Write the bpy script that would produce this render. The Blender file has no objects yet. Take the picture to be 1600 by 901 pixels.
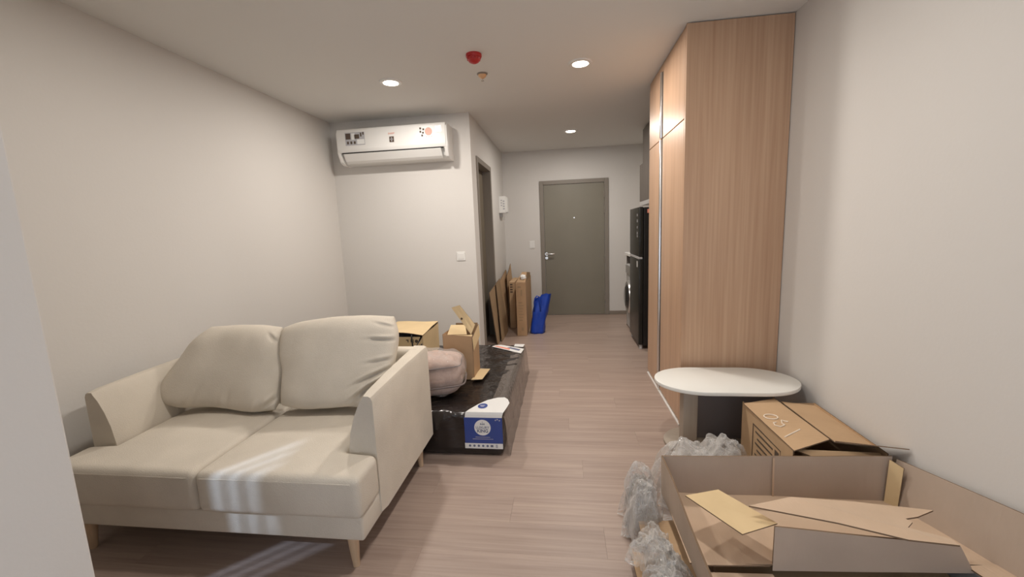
import bpy, bmesh, math, random
from mathutils import Vector, Matrix, noise
random.seed(4)
S = bpy.context.scene
COL = S.collection

# ------------------------------------------------------------------ camera
YAW, PITCH, ROLL, FPX = -0.128263589, 0.142234801, 0.0402391168, 633.224
cy_, sy_, cp_, sp_ = math.cos(YAW), math.sin(YAW), math.cos(PITCH), math.sin(PITCH)
fw = Vector((sy_*cp_, cy_*cp_, -sp_)); rt = Vector((cy_, -sy_, 0)); dn = fw.cross(rt)
cr_, sr_ = math.cos(ROLL), math.sin(ROLL)
rt, dn = cr_*rt + sr_*dn, -sr_*rt + cr_*dn
cam = bpy.data.cameras.new('camera'); co = bpy.data.objects.new('camera', cam); COL.objects.link(co)
cam.sensor_width = 36.0; cam.lens = FPX/1600*36.0; cam.clip_start = 0.05
up = -dn; bk = -fw
co.matrix_world = Matrix(((rt.x, up.x, bk.x, 0), (rt.y, up.y, bk.y, 0), (rt.z, up.z, bk.z, 1.35), (0, 0, 0, 1)))
S.camera = co

# ------------------------------------------------------------------ world, lamps, exposure
S.view_settings.view_transform = 'Standard'; S.view_settings.look = 'None'
S.view_settings.gamma = 1.0; S.view_settings.use_curve_mapping = False
S.view_settings.exposure = 0.09
W = bpy.data.worlds.new('world'); S.world = W; W.use_nodes = True
W.node_tree.nodes['Background'].inputs[0].default_value = (0.80, 0.88, 1.0, 1)
W.node_tree.nodes['Background'].inputs[1].default_value = 2.0
DOWN = [(-1.29, 3.19, 16.5), (0.154, 3.152, 20.0), (0.124, 5.203, 16.0), (-1.29, 1.58, 6.0), (0.154, 1.58, 12.5)]
LAMP_COL = (1.0, 0.935, 0.865)
# street lamp outside the added side window: throws the three thin bluish stripes on the sofa
SUN_EL, SUN_AZ = math.radians(36), math.radians(45)
tgt = Vector((-1.33, 1.37, 0.30))
dirv = Vector((-math.cos(SUN_EL)*math.sin(SUN_AZ), -math.cos(SUN_EL)*math.cos(SUN_AZ), math.sin(SUN_EL)))
src = tgt + dirv*6.0
sl = bpy.data.lights.new('street_light', 'SPOT'); sl.energy = 1000; sl.color = (0.55, 0.72, 1.0)
sl.shadow_soft_size = 0.05; sl.spot_size = math.radians(30); sl.spot_blend = 0.5
so = bpy.data.objects.new('street_light', sl); COL.objects.link(so); so.location = src
so.rotation_euler = (tgt - src).to_track_quat('-Z', 'Y').to_euler()

# ------------------------------------------------------------------ materials
def nm(name):
    m = bpy.data.materials.new(name); m.use_nodes = True
    nt = m.node_tree
    return m, nt, nt.nodes['Principled BSDF']
def rgb(c): return (c[0], c[1], c[2], 1)
def srgb(r, g, b):
    f = lambda v: (v/255/12.92 if v <= 10 else ((v/255+0.055)/1.055)**2.4)
    return (f(r), f(g), f(b))
def mat(name, col, rough=0.6, metal=0.0, var=0.0, scale=(8, 8, 8), bump=0.0, bscale=None, coat=0.0, spec=0.5, detail=4, bdist=0.01):
    m, nt, p = nm(name)
    p.inputs['Base Color'].default_value = rgb(col); p.inputs['Roughness'].default_value = rough
    p.inputs['Metallic'].default_value = metal
    p.inputs['Specular IOR Level'].default_value = spec
    if coat: p.inputs['Coat Weight'].default_value = coat; p.inputs['Coat Roughness'].default_value = 0.15
    if var or bump:
        tc = nt.nodes.new('ShaderNodeTexCoord'); mp = nt.nodes.new('ShaderNodeMapping')
        mp.inputs['Scale'].default_value = scale; nt.links.new(tc.outputs['Object'], mp.inputs[0])
        nz = nt.nodes.new('ShaderNodeTexNoise'); nz.inputs['Scale'].default_value = 1.0; nz.inputs['Detail'].default_value = detail
        nt.links.new(mp.outputs[0], nz.inputs['Vector'])
        if var:
            rp = nt.nodes.new('ShaderNodeValToRGB')
            rp.color_ramp.elements[0].position = 0.3; rp.color_ramp.elements[1].position = 0.7
            rp.color_ramp.elements[0].color = rgb([c*(1-var) for c in col]); rp.color_ramp.elements[1].color = rgb([min(1, c*(1+var)) for c in col])
            nt.links.new(nz.outputs[0], rp.inputs[0]); nt.links.new(rp.outputs[0], p.inputs['Base Color'])
        if bump:
            src_ = nz
            if bscale:
                mp2 = nt.nodes.new('ShaderNodeMapping'); mp2.inputs['Scale'].default_value = bscale
                nt.links.new(tc.outputs['Object'], mp2.inputs[0])
                src_ = nt.nodes.new('ShaderNodeTexNoise'); src_.inputs['Scale'].default_value = 1.0; src_.inputs['Detail'].default_value = 5
                nt.links.new(mp2.outputs[0], src_.inputs['Vector'])
            b = nt.nodes.new('ShaderNodeBump'); b.inputs['Strength'].default_value = bump; b.inputs['Distance'].default_value = bdist
            nt.links.new(src_.outputs[0], b.inputs['Height']); nt.links.new(b.outputs[0], p.inputs['Normal'])
    return m
M = {}
M['paint'] = mat('wall_paint', (0.70, 0.675, 0.64), 0.75, bump=0.05, bscale=(60, 60, 60), spec=0.25)
M['ceiling'] = mat('ceiling_paint', (0.77, 0.76, 0.73), 0.9, bump=0.03, bscale=(50, 50, 50), spec=0.2)
M['sofa'] = mat('sofa_linen', (0.68, 0.615, 0.52), 0.9, var=0.05, scale=(6, 6, 6), bump=0.25, bscale=(260, 260, 260), spec=0.2)
M['seam'] = mat('sofa_seam', (0.40, 0.35, 0.28), 0.9)
M['legwood'] = mat('pale_leg_wood', (0.56, 0.40, 0.26), 0.5, var=0.12, scale=(60, 60, 6))
M['whiteplastic'] = mat('white_plastic', (0.82, 0.81, 0.78), 0.35)
M['greyplastic'] = mat('grey_plastic', (0.45, 0.44, 0.43), 0.45)
M['darkgap'] = mat('dark_gap', (0.02, 0.018, 0.016), 0.8)
M['door'] = mat('door_paint_taupe', (0.215, 0.195, 0.150), 0.45, var=0.03, scale=(3, 3, 3))
M['frame'] = mat('frame_taupe', (0.235, 0.205, 0.170), 0.5)
M['darkdoor'] = mat('dark_door_paint', (0.17, 0.14, 0.10), 0.55)
M['chrome'] = mat('brushed_steel', (0.72, 0.70, 0.66), 0.25, metal=1.0)
M['alu'] = mat('aluminium', (0.80, 0.80, 0.80), 0.28, metal=1.0)
M['skirting'] = mat('skirting_taupe', (0.26, 0.22, 0.18), 0.5)
M['fridge'] = mat('black_enamel', (0.018, 0.018, 0.016), 0.28, spec=0.4)
M['fridgeside'] = mat('black_side', (0.008, 0.008, 0.008), 0.4)
M['cabinet'] = mat('dark_cabinet_wood', (0.13, 0.11, 0.095), 0.45, var=0.12, scale=(20, 20, 2))
M['red'] = mat('red_plastic', (0.45, 0.02, 0.02), 0.4)
M['brass'] = mat('brass', (0.75, 0.48, 0.28), 0.35, metal=0.6)
M['black'] = mat('black_rubber', (0.012, 0.012, 0.012), 0.5)
M['ink'] = mat('carton_ink', (0.10, 0.07, 0.05), 0.8)
M['chalk'] = mat('white_marker', (0.85, 0.74, 0.60), 0.7)
M['blueink'] = mat('label_blue', (0.018, 0.055, 0.27), 0.3, coat=0.5)
M['whiteink'] = mat('label_white', (0.80, 0.80, 0.78), 0.35, coat=0.4)
M['greyink'] = mat('label_grey', (0.14, 0.16, 0.24), 0.5)
M['redink'] = mat('label_red', (0.75, 0.28, 0.20), 0.5)
M['palered'] = mat('label_pale_red', (0.72, 0.42, 0.34), 0.5)
M['palegrey'] = mat('label_pale_grey', (0.45, 0.45, 0.47), 0.5)
M['yellowink'] = mat('label_yellow', (0.7, 0.5, 0.12), 0.5)
M['tabletop'] = mat('white_laminate', (0.80, 0.79, 0.74), 0.3)
M['tablegrey'] = mat('grey_laminate', (0.20, 0.175, 0.17), 0.5)
M['taupeleg'] = mat('taupe_laminate', (0.36, 0.30, 0.24), 0.45, var=0.06, scale=(40, 40, 3))
M['card'] = mat('cardboard', (0.53, 0.36, 0.215), 0.85, var=0.07, scale=(5, 5, 5), bump=0.15, bscale=(9, 160, 9), spec=0.2)
M['cardcool'] = mat('cardboard_tray', (0.50, 0.40, 0.32), 0.85, var=0.06, scale=(5, 5, 5), bump=0.2, bscale=(30, 30, 6), spec=0.2)  # tray panels greyed: cool window light worked into the cardboard colour
M['cardtan'] = mat('cardboard_tan', (0.62, 0.465, 0.335), 0.85, var=0.06, scale=(5, 5, 5), bump=0.15, bscale=(160, 9, 9), spec=0.2)
M['cardpale'] = mat('cardboard_pale', (0.72, 0.55, 0.32), 0.8, var=0.05, scale=(6, 6, 6), spec=0.2)
M['cardorange'] = mat('cardboard_orange', (0.46, 0.30, 0.175), 0.8, var=0.06, scale=(7, 7, 7), spec=0.2)
M['carddark'] = mat('cardboard_dark', (0.36, 0.25, 0.15), 0.85, var=0.1, scale=(6, 6, 6), spec=0.2)
M['cardedge'] = mat('cardboard_edge', (0.20, 0.13, 0.08), 0.9)
M['bluebag'] = mat('blue_woven_plastic', (0.008, 0.055, 0.42), 0.4, var=0.1, scale=(12, 12, 12), bump=0.3, bscale=(25, 25, 10))
M['quilt'] = mat('quilted_fabric', (0.50, 0.36, 0.30), 0.85, var=0.10, scale=(9, 9, 9), bump=0.5, bscale=(30, 30, 30))
M['zip'] = mat('zip_band', (0.20, 0.16, 0.15), 0.6)
M['glassdark'] = mat('dark_glass', (0.02, 0.02, 0.022), 0.08)

def mat_woodpanel():
    m, nt, p = nm('oak_laminate')
    tc = nt.nodes.new('ShaderNodeTexCoord')
    def nse(sc, det):
        mp = nt.nodes.new('ShaderNodeMapping'); mp.inputs['Scale'].default_value = sc
        nt.links.new(tc.outputs['Object'], mp.inputs[0])
        n = nt.nodes.new('ShaderNodeTexNoise'); n.inputs['Scale'].default_value = 1; n.inputs['Detail'].default_value = det
        nt.links.new(mp.outputs[0], n.inputs['Vector']); return n
    a = nse((70, 70, 1.4), 6); b = nse((14, 14, 0.5), 3)
    mx = nt.nodes.new('ShaderNodeMix'); mx.data_type = 'FLOAT'; mx.inputs[0].default_value = 0.4
    nt.links.new(a.outputs[0], mx.inputs[2]); nt.links.new(b.outputs[0], mx.inputs[3])
    r = nt.nodes.new('ShaderNodeValToRGB'); r.color_ramp.elements[0].position = 0.32; r.color_ramp.elements[1].position = 0.68
    r.color_ramp.elements[0].color = (0.435, 0.265, 0.165, 1); r.color_ramp.elements[1].color = (0.575, 0.38, 0.25, 1)
    nt.links.new(mx.outputs[0], r.inputs[0]); nt.links.new(r.outputs[0], p.inputs['Base Color'])
    p.inputs['Roughness'].default_value = 0.36
    return m
M['oak'] = mat_woodpanel()

def mat_plank():
    m, nt, p = nm('floor_plank_vinyl')
    tc = nt.nodes.new('ShaderNodeTexCoord'); oi = nt.nodes.new('ShaderNodeObjectInfo')
    cb = nt.nodes.new('ShaderNodeVectorMath'); cb.operation = 'SCALE'; cb.inputs['Scale'].default_value = 37.0
    cx = nt.nodes.new('ShaderNodeCombineXYZ')
    for i in range(3): nt.links.new(oi.outputs['Random'], cx.inputs[i])
    nt.links.new(cx.outputs[0], cb.inputs[0])
    ad = nt.nodes.new('ShaderNodeVectorMath'); ad.operation = 'ADD'
    nt.links.new(tc.outputs['Object'], ad.inputs[0]); nt.links.new(cb.outputs[0], ad.inputs[1])
    def nse(sc, det):
        mp = nt.nodes.new('ShaderNodeMapping'); mp.inputs['Scale'].default_value = sc
        nt.links.new(ad.outputs[0], mp.inputs[0])
        n = nt.nodes.new('ShaderNodeTexNoise'); n.inputs['Scale'].default_value = 1; n.inputs['Detail'].default_value = det
        n.inputs['Distortion'].default_value = 0.6
        nt.links.new(mp.outputs[0], n.inputs['Vector']); return n
    a = nse((2.2, 70, 5), 6); b = nse((0.9, 14, 2), 3)
    mx = nt.nodes.new('ShaderNodeMix'); mx.data_type = 'FLOAT'; mx.inputs[0].default_value = 0.45
    nt.links.new(a.outputs[0], mx.inputs[2]); nt.links.new(b.outputs[0], mx.inputs[3])
    r = nt.nodes.new('ShaderNodeValToRGB'); r.color_ramp.elements[0].position = 0.28; r.color_ramp.elements[1].position = 0.72
    r.color_ramp.elements[0].color = (0.29, 0.21, 0.172, 1); r.color_ramp.elements[1].color = (0.455, 0.35, 0.288, 1)
    nt.links.new(mx.outputs[0], r.inputs[0])
    hs = nt.nodes.new('ShaderNodeHueSaturation'); nt.links.new(r.outputs[0], hs.inputs['Color'])
    mr = nt.nodes.new('ShaderNodeMapRange'); mr.inputs[3].default_value = 0.965; mr.inputs[4].default_value = 1.035
    nt.links.new(oi.outputs['Random'], mr.inputs[0]); nt.links.new(mr.outputs[0], hs.inputs['Value'])
    nt.links.new(hs.outputs[0], p.inputs['Base Color'])
    p.inputs['Roughness'].default_value = 0.42
    bp = nt.nodes.new('ShaderNodeBump'); bp.inputs['Strength'].default_value = 0.08; bp.inputs['Distance'].default_value = 0.01
    nt.links.new(a.outputs[0], bp.inputs['Height']); nt.links.new(bp.outputs[0], p.inputs['Normal'])
    return m
M['plank'] = mat_plank()

def mat_film(name, col, clear, rough=0.15, bump=0.6, bs=30, rim=0.45):
    m, nt, p = nm(name)
    p.inputs['Base Color'].default_value = rgb(col); p.inputs['Roughness'].default_value = rough
    p.inputs['Specular IOR Level'].default_value = 0.8
    tc = nt.nodes.new('ShaderNodeTexCoord'); n = nt.nodes.new('ShaderNodeTexNoise')
    n.inputs['Scale'].default_value = bs; n.inputs['Detail'].default_value = 3; n.inputs['Distortion'].default_value = 1.5
    nt.links.new(tc.outputs['Object'], n.inputs['Vector'])
    b = nt.nodes.new('ShaderNodeBump'); b.inputs['Strength'].default_value = bump; b.inputs['Distance'].default_value = 0.02
    nt.links.new(n.outputs[0], b.inputs['Height']); nt.links.new(b.outputs[0], p.inputs['Normal'])
    tr = nt.nodes.new('ShaderNodeBsdfTransparent'); mx = nt.nodes.new('ShaderNodeMixShader')
    lw = nt.nodes.new('ShaderNodeLayerWeight'); lw.inputs[0].default_value = 0.35
    nt.links.new(b.outputs[0], lw.inputs['Normal'])
    mr = nt.nodes.new('ShaderNodeMapRange'); mr.inputs[3].default_value = 1-clear; mr.inputs[4].default_value = min(1, 1-clear+rim)
    nt.links.new(lw.outputs['Facing'], mr.inputs[0])
    nt.links.new(mr.outputs[0], mx.inputs[0]); nt.links.new(tr.outputs[0], mx.inputs[1]); nt.links.new(p.outputs[0], mx.inputs[2])
    nt.links.new(mx.outputs[0], nt.nodes['Material Output'].inputs[0])
    return m
M['film'] = mat_film('clear_film', (0.60, 0.56, 0.54), 0.90, 0.07, 1.0, 10, 0.45)
M['sidefilm'] = mat_film('clear_side_film', (0.20, 0.17, 0.15), 0.80, 0.05, 0.25, 9, 0.8)
M['wrap'] = mat_film('bubble_wrap', (0.82, 0.80, 0.77), 0.78, 0.09, 0.5, 14, 0.4)
M['blackfilm'] = mat('black_mattress_film', (0.017, 0.013, 0.012), 0.17, bump=1.0, bscale=(7, 11, 11), spec=0.7, bdist=0.02)
M['windowglass'] = mat_film('window_glass', (0.8, 0.85, 0.9), 0.95, 0.02, 0.0, 2)
def emis(name, col, st):
    m, nt, p = nm(name); p.inputs['Emission Color'].default_value = rgb(col); p.inputs['Emission Strength'].default_value = st
    p.inputs['Base Color'].default_value = rgb(col); return m
M['lens'] = emis('lamp_lens', (1.0, 0.93, 0.82), 9.0)

# ------------------------------------------------------------------ helpers
def wloc(o):
    v = Vector((0, 0, 0))
    while o is not None: v = v + Vector(o.location); o = o.parent
    return v
def link(name, bm, m, parent=None, smooth=False, org=None, auto=None):
    """links a bmesh given in world coordinates as one object"""
    bmesh.ops.recalc_face_normals(bm, faces=bm.faces)
    if org is None:
        if parent is not None: org = wloc(parent)
        else:
            xs = [v.co for v in bm.verts]
            org = Vector(((min(v.x for v in xs)+max(v.x for v in xs))/2, (min(v.y for v in xs)+max(v.y for v in xs))/2, min(v.z for v in xs)))
    org = Vector(org)
    for v in bm.verts: v.co -= org
    me = bpy.data.meshes.new(name); bm.to_mesh(me); bm.free()
    ms = m if isinstance(m, (list, tuple)) else [m]
    for k in ms: me.materials.append(k)
    if smooth:
        for p in me.polygons: p.use_smooth = True
    o = bpy.data.objects.new(name, me); COL.objects.link(o)
    if parent is not None:
        o.parent = parent; o.location = org - wloc(parent)
    else: o.location = org
    if auto is not None:
        for p in me.polygons: p.use_smooth = True
        me.set_sharp_from_angle(angle=math.radians(auto))
    return o
def empty(name, loc, label, cat, group=None):
    o = bpy.data.objects.new(name, None); COL.objects.link(o); o.location = loc; o.empty_display_size = 0.05
    o['label'] = label; o['category'] = cat
    if group: o['group'] = group
    return o
def tag(o, label, cat, group=None):
    o['label'] = label; o['category'] = cat
    if group: o['group'] = group
    return o
def struct(name, bm, m, **k):
    o = link(name, bm, m, **k)
    o['kind'] = 'structure'; return o
def B(): return bmesh.new()
def box(bm, x0, x1, y0, y1, z0, z1, bev=0.0, seg=2, mi=0):
    r = bmesh.ops.create_cube(bm, size=1.0); vs = r['verts']
    for v in vs:
        v.co = Vector((x0 if v.co.x < 0 else x1, y0 if v.co.y < 0 else y1, z0 if v.co.z < 0 else z1))
    fs = list({f for v in vs for f in v.link_faces})
    for f in fs: f.material_index = mi
    if bev > 0:
        es = list({e for v in vs for e in v.link_edges})
        bmesh.ops.bevel(bm, geom=es, offset=bev, segments=seg, profile=0.5, affect='EDGES')
    return bm
def bx(*a, **k): return box(B(), *a, **k)
def cyl(bm, c0, c1, r0, r1, n=24, cap=True):
    c0, c1 = Vector(c0), Vector(c1); d = (c1-c0); q = d.to_track_quat('Z', 'Y')
    rings = []
    for c, r in ((c0, r0), (c1, r1)):
        rings.append([bm.verts.new(c + q @ Vector((r*math.cos(2*math.pi*i/n), r*math.sin(2*math.pi*i/n), 0))) for i in range(n)])
    for i in range(n):
        bm.faces.new((rings[0][i], rings[0][(i+1) % n], rings[1][(i+1) % n], rings[1][i]))
    if cap: bm.faces.new(rings[0][::-1]); bm.faces.new(rings[1])
    return bm
def lathe(bm, c, prof, n=32):
    c = Vector(c); rings = []
    for r, z in prof:
        rings.append([bm.verts.new(c + Vector((r*math.cos(2*math.pi*i/n), r*math.sin(2*math.pi*i/n), z))) for i in range(n)])
    for a, b in zip(rings, rings[1:]):
        for i in range(n): bm.faces.new((a[i], a[(i+1) % n], b[(i+1) % n], b[i]))
    bm.faces.new(rings[0][::-1]); bm.faces.new(rings[-1]); return bm
def prism(bm, pts, vec, bev=0.0, seg=2):
    """closed polygon (3D pts) extruded by vec"""
    vec = Vector(vec)
    a = [bm.verts.new(Vector(p)) for p in pts]; b = [bm.verts.new(Vector(p)+vec) for p in pts]
    n = len(a); fs = [bm.faces.new(a), bm.faces.new(b[::-1])]
    for i in range(n): fs.append(bm.faces.new((a[i], b[i], b[(i+1) % n], a[(i+1) % n])))
    if bev:
        bmesh.ops.recalc_face_normals(bm, faces=fs)
        es = list({e for f in fs for e in f.edges})
        bmesh.ops.bevel(bm, geom=es, offset=bev, segments=seg, profile=0.5, affect='EDGES')
    return bm
def sheet(bm, pts, th=0.004, n=1, wob=0.0, seed=0, curve=None):
    """a cardboard quad of four corner points, thickness th, subdivided, with a little warp"""
    p = [Vector(q) for q in pts]; nrm = (p[1]-p[0]).cross(p[3]-p[0]).normalized()
    N = max(n, 1); g = {}
    for s in (0, 1):
        for i in range(N+1):
            for j in range(N+1):
                u, v = i/N, j/N
                c = p[0]*(1-u)*(1-v)+p[1]*u*(1-v)+p[2]*u*v+p[3]*(1-u)*v
                w = wob*noise.noise(Vector((c.x*4+seed, c.y*4, c.z*4)))
                if curve: w += curve(u, v)
                g[s, i, j] = bm.verts.new(c + nrm*(w + (s-0.5)*th))
    for i in range(N):
        for j in range(N):
            bm.faces.new((g[0, i, j], g[0, i, j+1], g[0, i+1, j+1], g[0, i+1, j]))
            bm.faces.new((g[1, i, j], g[1, i+1, j], g[1, i+1, j+1], g[1, i, j+1]))
    for i in range(N):
        for (j, ) in ((0,), (N,)):
            f = bm.faces.new((g[0, i, j], g[0, i+1, j], g[1, i+1, j], g[1, i, j])); f.material_index = 1
            f = bm.faces.new((g[0, j, i], g[0, j, i+1], g[1, j, i+1], g[1, j, i])); f.material_index = 1
    return bm
def ngon_sheet(bm, pts, th=0.004):
    p = [Vector(q) for q in pts]; nrm = (p[1]-p[0]).cross(p[-1]-p[0]).normalized()
    n = len(p)
    a = [bm.verts.new(q-nrm*th/2) for q in p]; b = [bm.verts.new(q+nrm*th/2) for q in p]
    bm.faces.new(a[::-1]); bm.faces.new(b)
    for i in range(n):
        f = bm.faces.new((a[i], a[(i+1) % n], b[(i+1) % n], b[i])); f.material_index = 1
    return bm
def tube(bm, pts, r, n=8):
    pts = [Vector(p) for p in pts]; rings = []
    for i, p in enumerate(pts):
        t = (pts[min(i+1, len(pts)-1)]-pts[max(i-1, 0)]).normalized(); q = t.to_track_quat('Z', 'Y')
        rings.append([bm.verts.new(p + q @ Vector((r*math.cos(2*math.pi*k/n), r*math.sin(2*math.pi*k/n), 0))) for k in range(n)])
    for a, b in zip(rings, rings[1:]):
        for k in range(n): bm.faces.new((a[k], a[(k+1) % n], b[(k+1) % n], b[k]))
    bm.faces.new(rings[0][::-1]); bm.faces.new(rings[-1]); return bm
def text(name, body, loc, size, xdir, ydir, m, parent, align='CENTER', ex=0.0004, bold=0.0):
    cu = bpy.data.curves.new(name, 'FONT'); cu.body = body; cu.size = size; cu.extrude = ex; cu.align_x = align; cu.align_y = 'CENTER'; cu.offset = bold
    t = bpy.data.objects.new('tmp', cu); COL.objects.link(t)
    bpy.context.view_layer.update()
    me = bpy.data.meshes.new_from_object(t.evaluated_get(bpy.context.evaluated_depsgraph_get()))
    bpy.data.objects.remove(t)
    X, Y = Vector(xdir).normalized(), Vector(ydir).normalized(); Z = X.cross(Y)
    R = Matrix((X, Y, Z)).transposed()
    bm = B(); bm.from_mesh(me); bpy.data.meshes.remove(me)
    for v in bm.verts: v.co = R @ v.co + Vector(loc)
    return link(name, bm, m, parent)
def polysample(pts, t):
    pts = [Vector(p) for p in pts]; L = [0]
    for a, b in zip(pts, pts[1:]): L.append(L[-1]+(b-a).length)
    s = t*L[-1]
    for i in range(len(pts)-1):
        if s <= L[i+1]+1e-9:
            f = (s-L[i])/max(1e-9, L[i+1]-L[i]); return pts[i].lerp(pts[i+1], f)
    return pts[-1]
def smoothsample(pts, t):
    r = Vector((0, 0, 0)); w = 0
    for d in (-0.08, -0.04, 0, 0.04, 0.08):
        k = (1-abs(d)*6)
        tt = min(1, max(0, t+d*min(1, 6*min(t, 1-t))))
        r += polysample(pts, tt)*k; w += k
    return r/w
def pillow(bm, left, top, right, bottom, thick, nrm, n=36, p=2.6, wrinkle=0.0, seed=0, extra=None):
    """puffy cushion: Coons patch of four outlines (left/right go up, top/bottom go right), domed both sides"""
    nrm = Vector(nrm).normalized(); V = {}
    for s in (1, -1):
        for i in range(n+1):
            for j in range(n+1):
                if s < 0 and (i in (0, n) or j in (0, n)): V[s, i, j] = V[1, i, j]; continue
                u = 0.5-0.5*math.cos(math.pi*i/n); v = 0.5-0.5*math.cos(math.pi*j/n)
                L_, R_, T_, B_ = smoothsample(left, v), smoothsample(right, v), smoothsample(top, u), smoothsample(bottom, u)
                c = (1-u)*L_+u*R_+(1-v)*B_+v*T_ - ((1-u)*(1-v)*Vector(left[0])+u*(1-v)*Vector(right[0])+(1-u)*v*Vector(left[-1])+u*v*Vector(right[-1]))
                a, b = abs(2*u-1), abs(2*v-1)
                h = max(0, (1-a**p))**0.42*max(0, (1-b**p))**0.42
                edge = min(u, 1-u, v, 1-v)
                w = wrinkle*noise.noise(Vector((c.x*7+seed, c.z*7, seed)))*h
                if extra and s > 0: w += extra(u, v)*h
                V[s, i, j] = bm.verts.new(c + nrm*s*(h*thick/2+w))
    for s in (1, -1):
        for i in range(n):
            for j in range(n):
                q = [V[s, i, j], V[s, i+1, j], V[s, i+1, j+1], V[s, i, j+1]]
                if s < 0: q = q[::-1]
                bm.faces.new(q)
    return bm
def blob(bm, c, s, rot=0.0, p=3.0, sub=4, amp=0.02, freq=6.0, seed=0, zmin=None, ridged=False, boxy=True):
    r = bmesh.ops.create_icosphere(bm, subdivisions=sub, radius=1.0)
    cr, sr = math.cos(rot), math.sin(rot)
    for v in r['verts']:
        d = v.co.normalized()
        if boxy: k = (abs(d.x)**p+abs(d.y)**p+abs(d.z)**p)**(-1/p)
        else: k = 1
        q = Vector((d.x*k*s[0], d.y*k*s[1], d.z*k*s[2]))
        t = q*freq+Vector((seed, seed*2.1, 0))
        if ridged: w = (1-abs(noise.noise(t)))**3*1.2-0.5+0.45*(1-abs(noise.noise(t*2.7)))**3
        else: w = noise.noise(t)
        q += d*w*amp
        q = Vector((q.x*cr-q.y*sr, q.x*sr+q.y*cr, q.z)) + Vector(c)
        if zmin is not None and q.z < zmin: q.z = zmin + (q.z-zmin)*0.02
        v.co = q
    return bm

def marks(name, boxes, m, parent):
    for k in boxes: link(name, bx(*k), m, parent)

# ------------------------------------------------------------------ room shell
XL, XR, YF, YN, ZC, XC, YA = -2.365, 1.35, 6.33, -1.0, 2.52, -0.893, 4.13
fl = struct('floor', bx(XL-0.1, XR+0.1, YN-0.1, YF+0.1, -0.06, -0.003), M['darkgap'])
# planks of the floor, running across the room
ROW = 0.18; LEN = 1.22
full = None; y = YN; row = 0; cnt = 0
while y < YF:
    x = XL - (row*0.43 % LEN)
    x0lim = XL if y < YA else XC-0.13
    while x < XR:
        a, b = max(x, x0lim), min(x+LEN, XR)
        if b-a > 0.02:
            if abs((b-a)-LEN) < 1e-6 and full is not None:
                o = full.copy(); COL.objects.link(o); o.parent = fl
            else:
                o = link('plank', bx(a+0.0003, b-0.0003, y+0.0003, min(y+ROW, YF)-0.0003, -0.003, 0.0), M['plank'], fl, org=(a, y, 0))
                if abs((b-a)-LEN) < 1e-6 and full is None: full = o
            o.location = Vector((a, y, 0)) - Vector(fl.location)
        x += LEN
    y += ROW; row += 1
struct('ceiling', bx(XL-0.1, XR+0.1, YN-0.1, YF+0.1, ZC, ZC+0.08), M['ceiling'])
# unseen side window, added with slotted slats to shape the stripes on the sofa
def wall_y(xs):   # where the ray hitting (xs,1.37) on the sofa front crosses the left wall
    d = Vector((xs, 1.338, 0.28))-src; t = (XL-0.053-src.x)/d.x; return src.y+t*d.y
slots = [(wall_y(-1.275), wall_y(-1.228)), (wall_y(-1.362), wall_y(-1.308)), (wall_y(-1.437), wall_y(-1.385))]
WY0, WY1, WZ0, WZ1 = -0.35, 0.65, 0.75, 1.70
b = B(); box(b, XL-0.1, XL, YN, WY0, 0, ZC); box(b, XL-0.1, XL, WY1, YF, 0, ZC); box(b, XL-0.1, XL, WY0, WY1, 0, WZ0); box(b, XL-0.1, XL, WY0, WY1, WZ1, ZC)
struct('wall_left', b, M['paint'])
b = B(); box(b, XL-0.1, XL-0.06, WY0, WY0+0.04, WZ0, WZ1); box(b, XL-0.1, XL-0.06, WY1-0.04, WY1, WZ0, WZ1); box(b, XL-0.1, XL-0.06, WY0, WY1, WZ0, WZ0+0.04); box(b, XL-0.1, XL-0.06, WY0, WY1, WZ1-0.04, WZ1)
win1 = struct('added_window', b, M['frame'])
sl_ = sorted([(min(a), max(a)) for a in slots]); cur = WY0+0.04
edges = [cur]+[v for s in sl_ for v in s]+[WY1-0.04]
for k in range(0, len(edges), 2):
    a, c = edges[k], edges[k+1]; n = max(1, round((c-a)/0.09))
    for i in range(n):
        link('added_slat', bx(XL-0.055, XL-0.051, a+(c-a)*i/n, a+(c-a)*(i+1)/n, WZ0+0.02, WZ1-0.02), M['whiteplastic'], win1)
struct('wall_right', bx(XR, XR+0.1, YN, YF, 0, ZC), M['paint'])
struct('wall_far', bx(XC-0.16, XR, YF, YF+0.1, 0, ZC), M['paint'])
b = bx(XL, XC, YA, YA+0.14, 0, ZC)
struct('wall_alcove', b, M['paint'])
# corridor wall with the bathroom doorway
DY0, DY1, DZ = 4.40, 5.16, 2.10
b = B(); box(b, XC-0.13, XC, YA+0.14, DY0, 0, ZC); box(b, XC-0.13, XC, DY1, YF, 0, ZC); box(b, XC-0.13, XC, DY0, DY1, DZ, ZC)
struct('wall_corridor', b, M['paint'])
b = B(); box(b, XC-0.13, XC+0.014, DY0-0.045, DY0+0.012, 0, DZ+0.045, 0.003); box(b, XC-0.13, XC+0.014, DY1-0.012, DY1+0.045, 0, DZ+0.045, 0.003); box(b, XC-0.13, XC+0.014, DY0+0.012, DY1-0.012, DZ-0.012, DZ+0.045, 0.003)
struct('trim_2', b, M['frame'])
struct('door_2', bx(XC-0.126, XC-0.09, DY0+0.014, DY1-0.014, 0.012, DZ-0.014, 0.002), M['darkdoor'])
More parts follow.
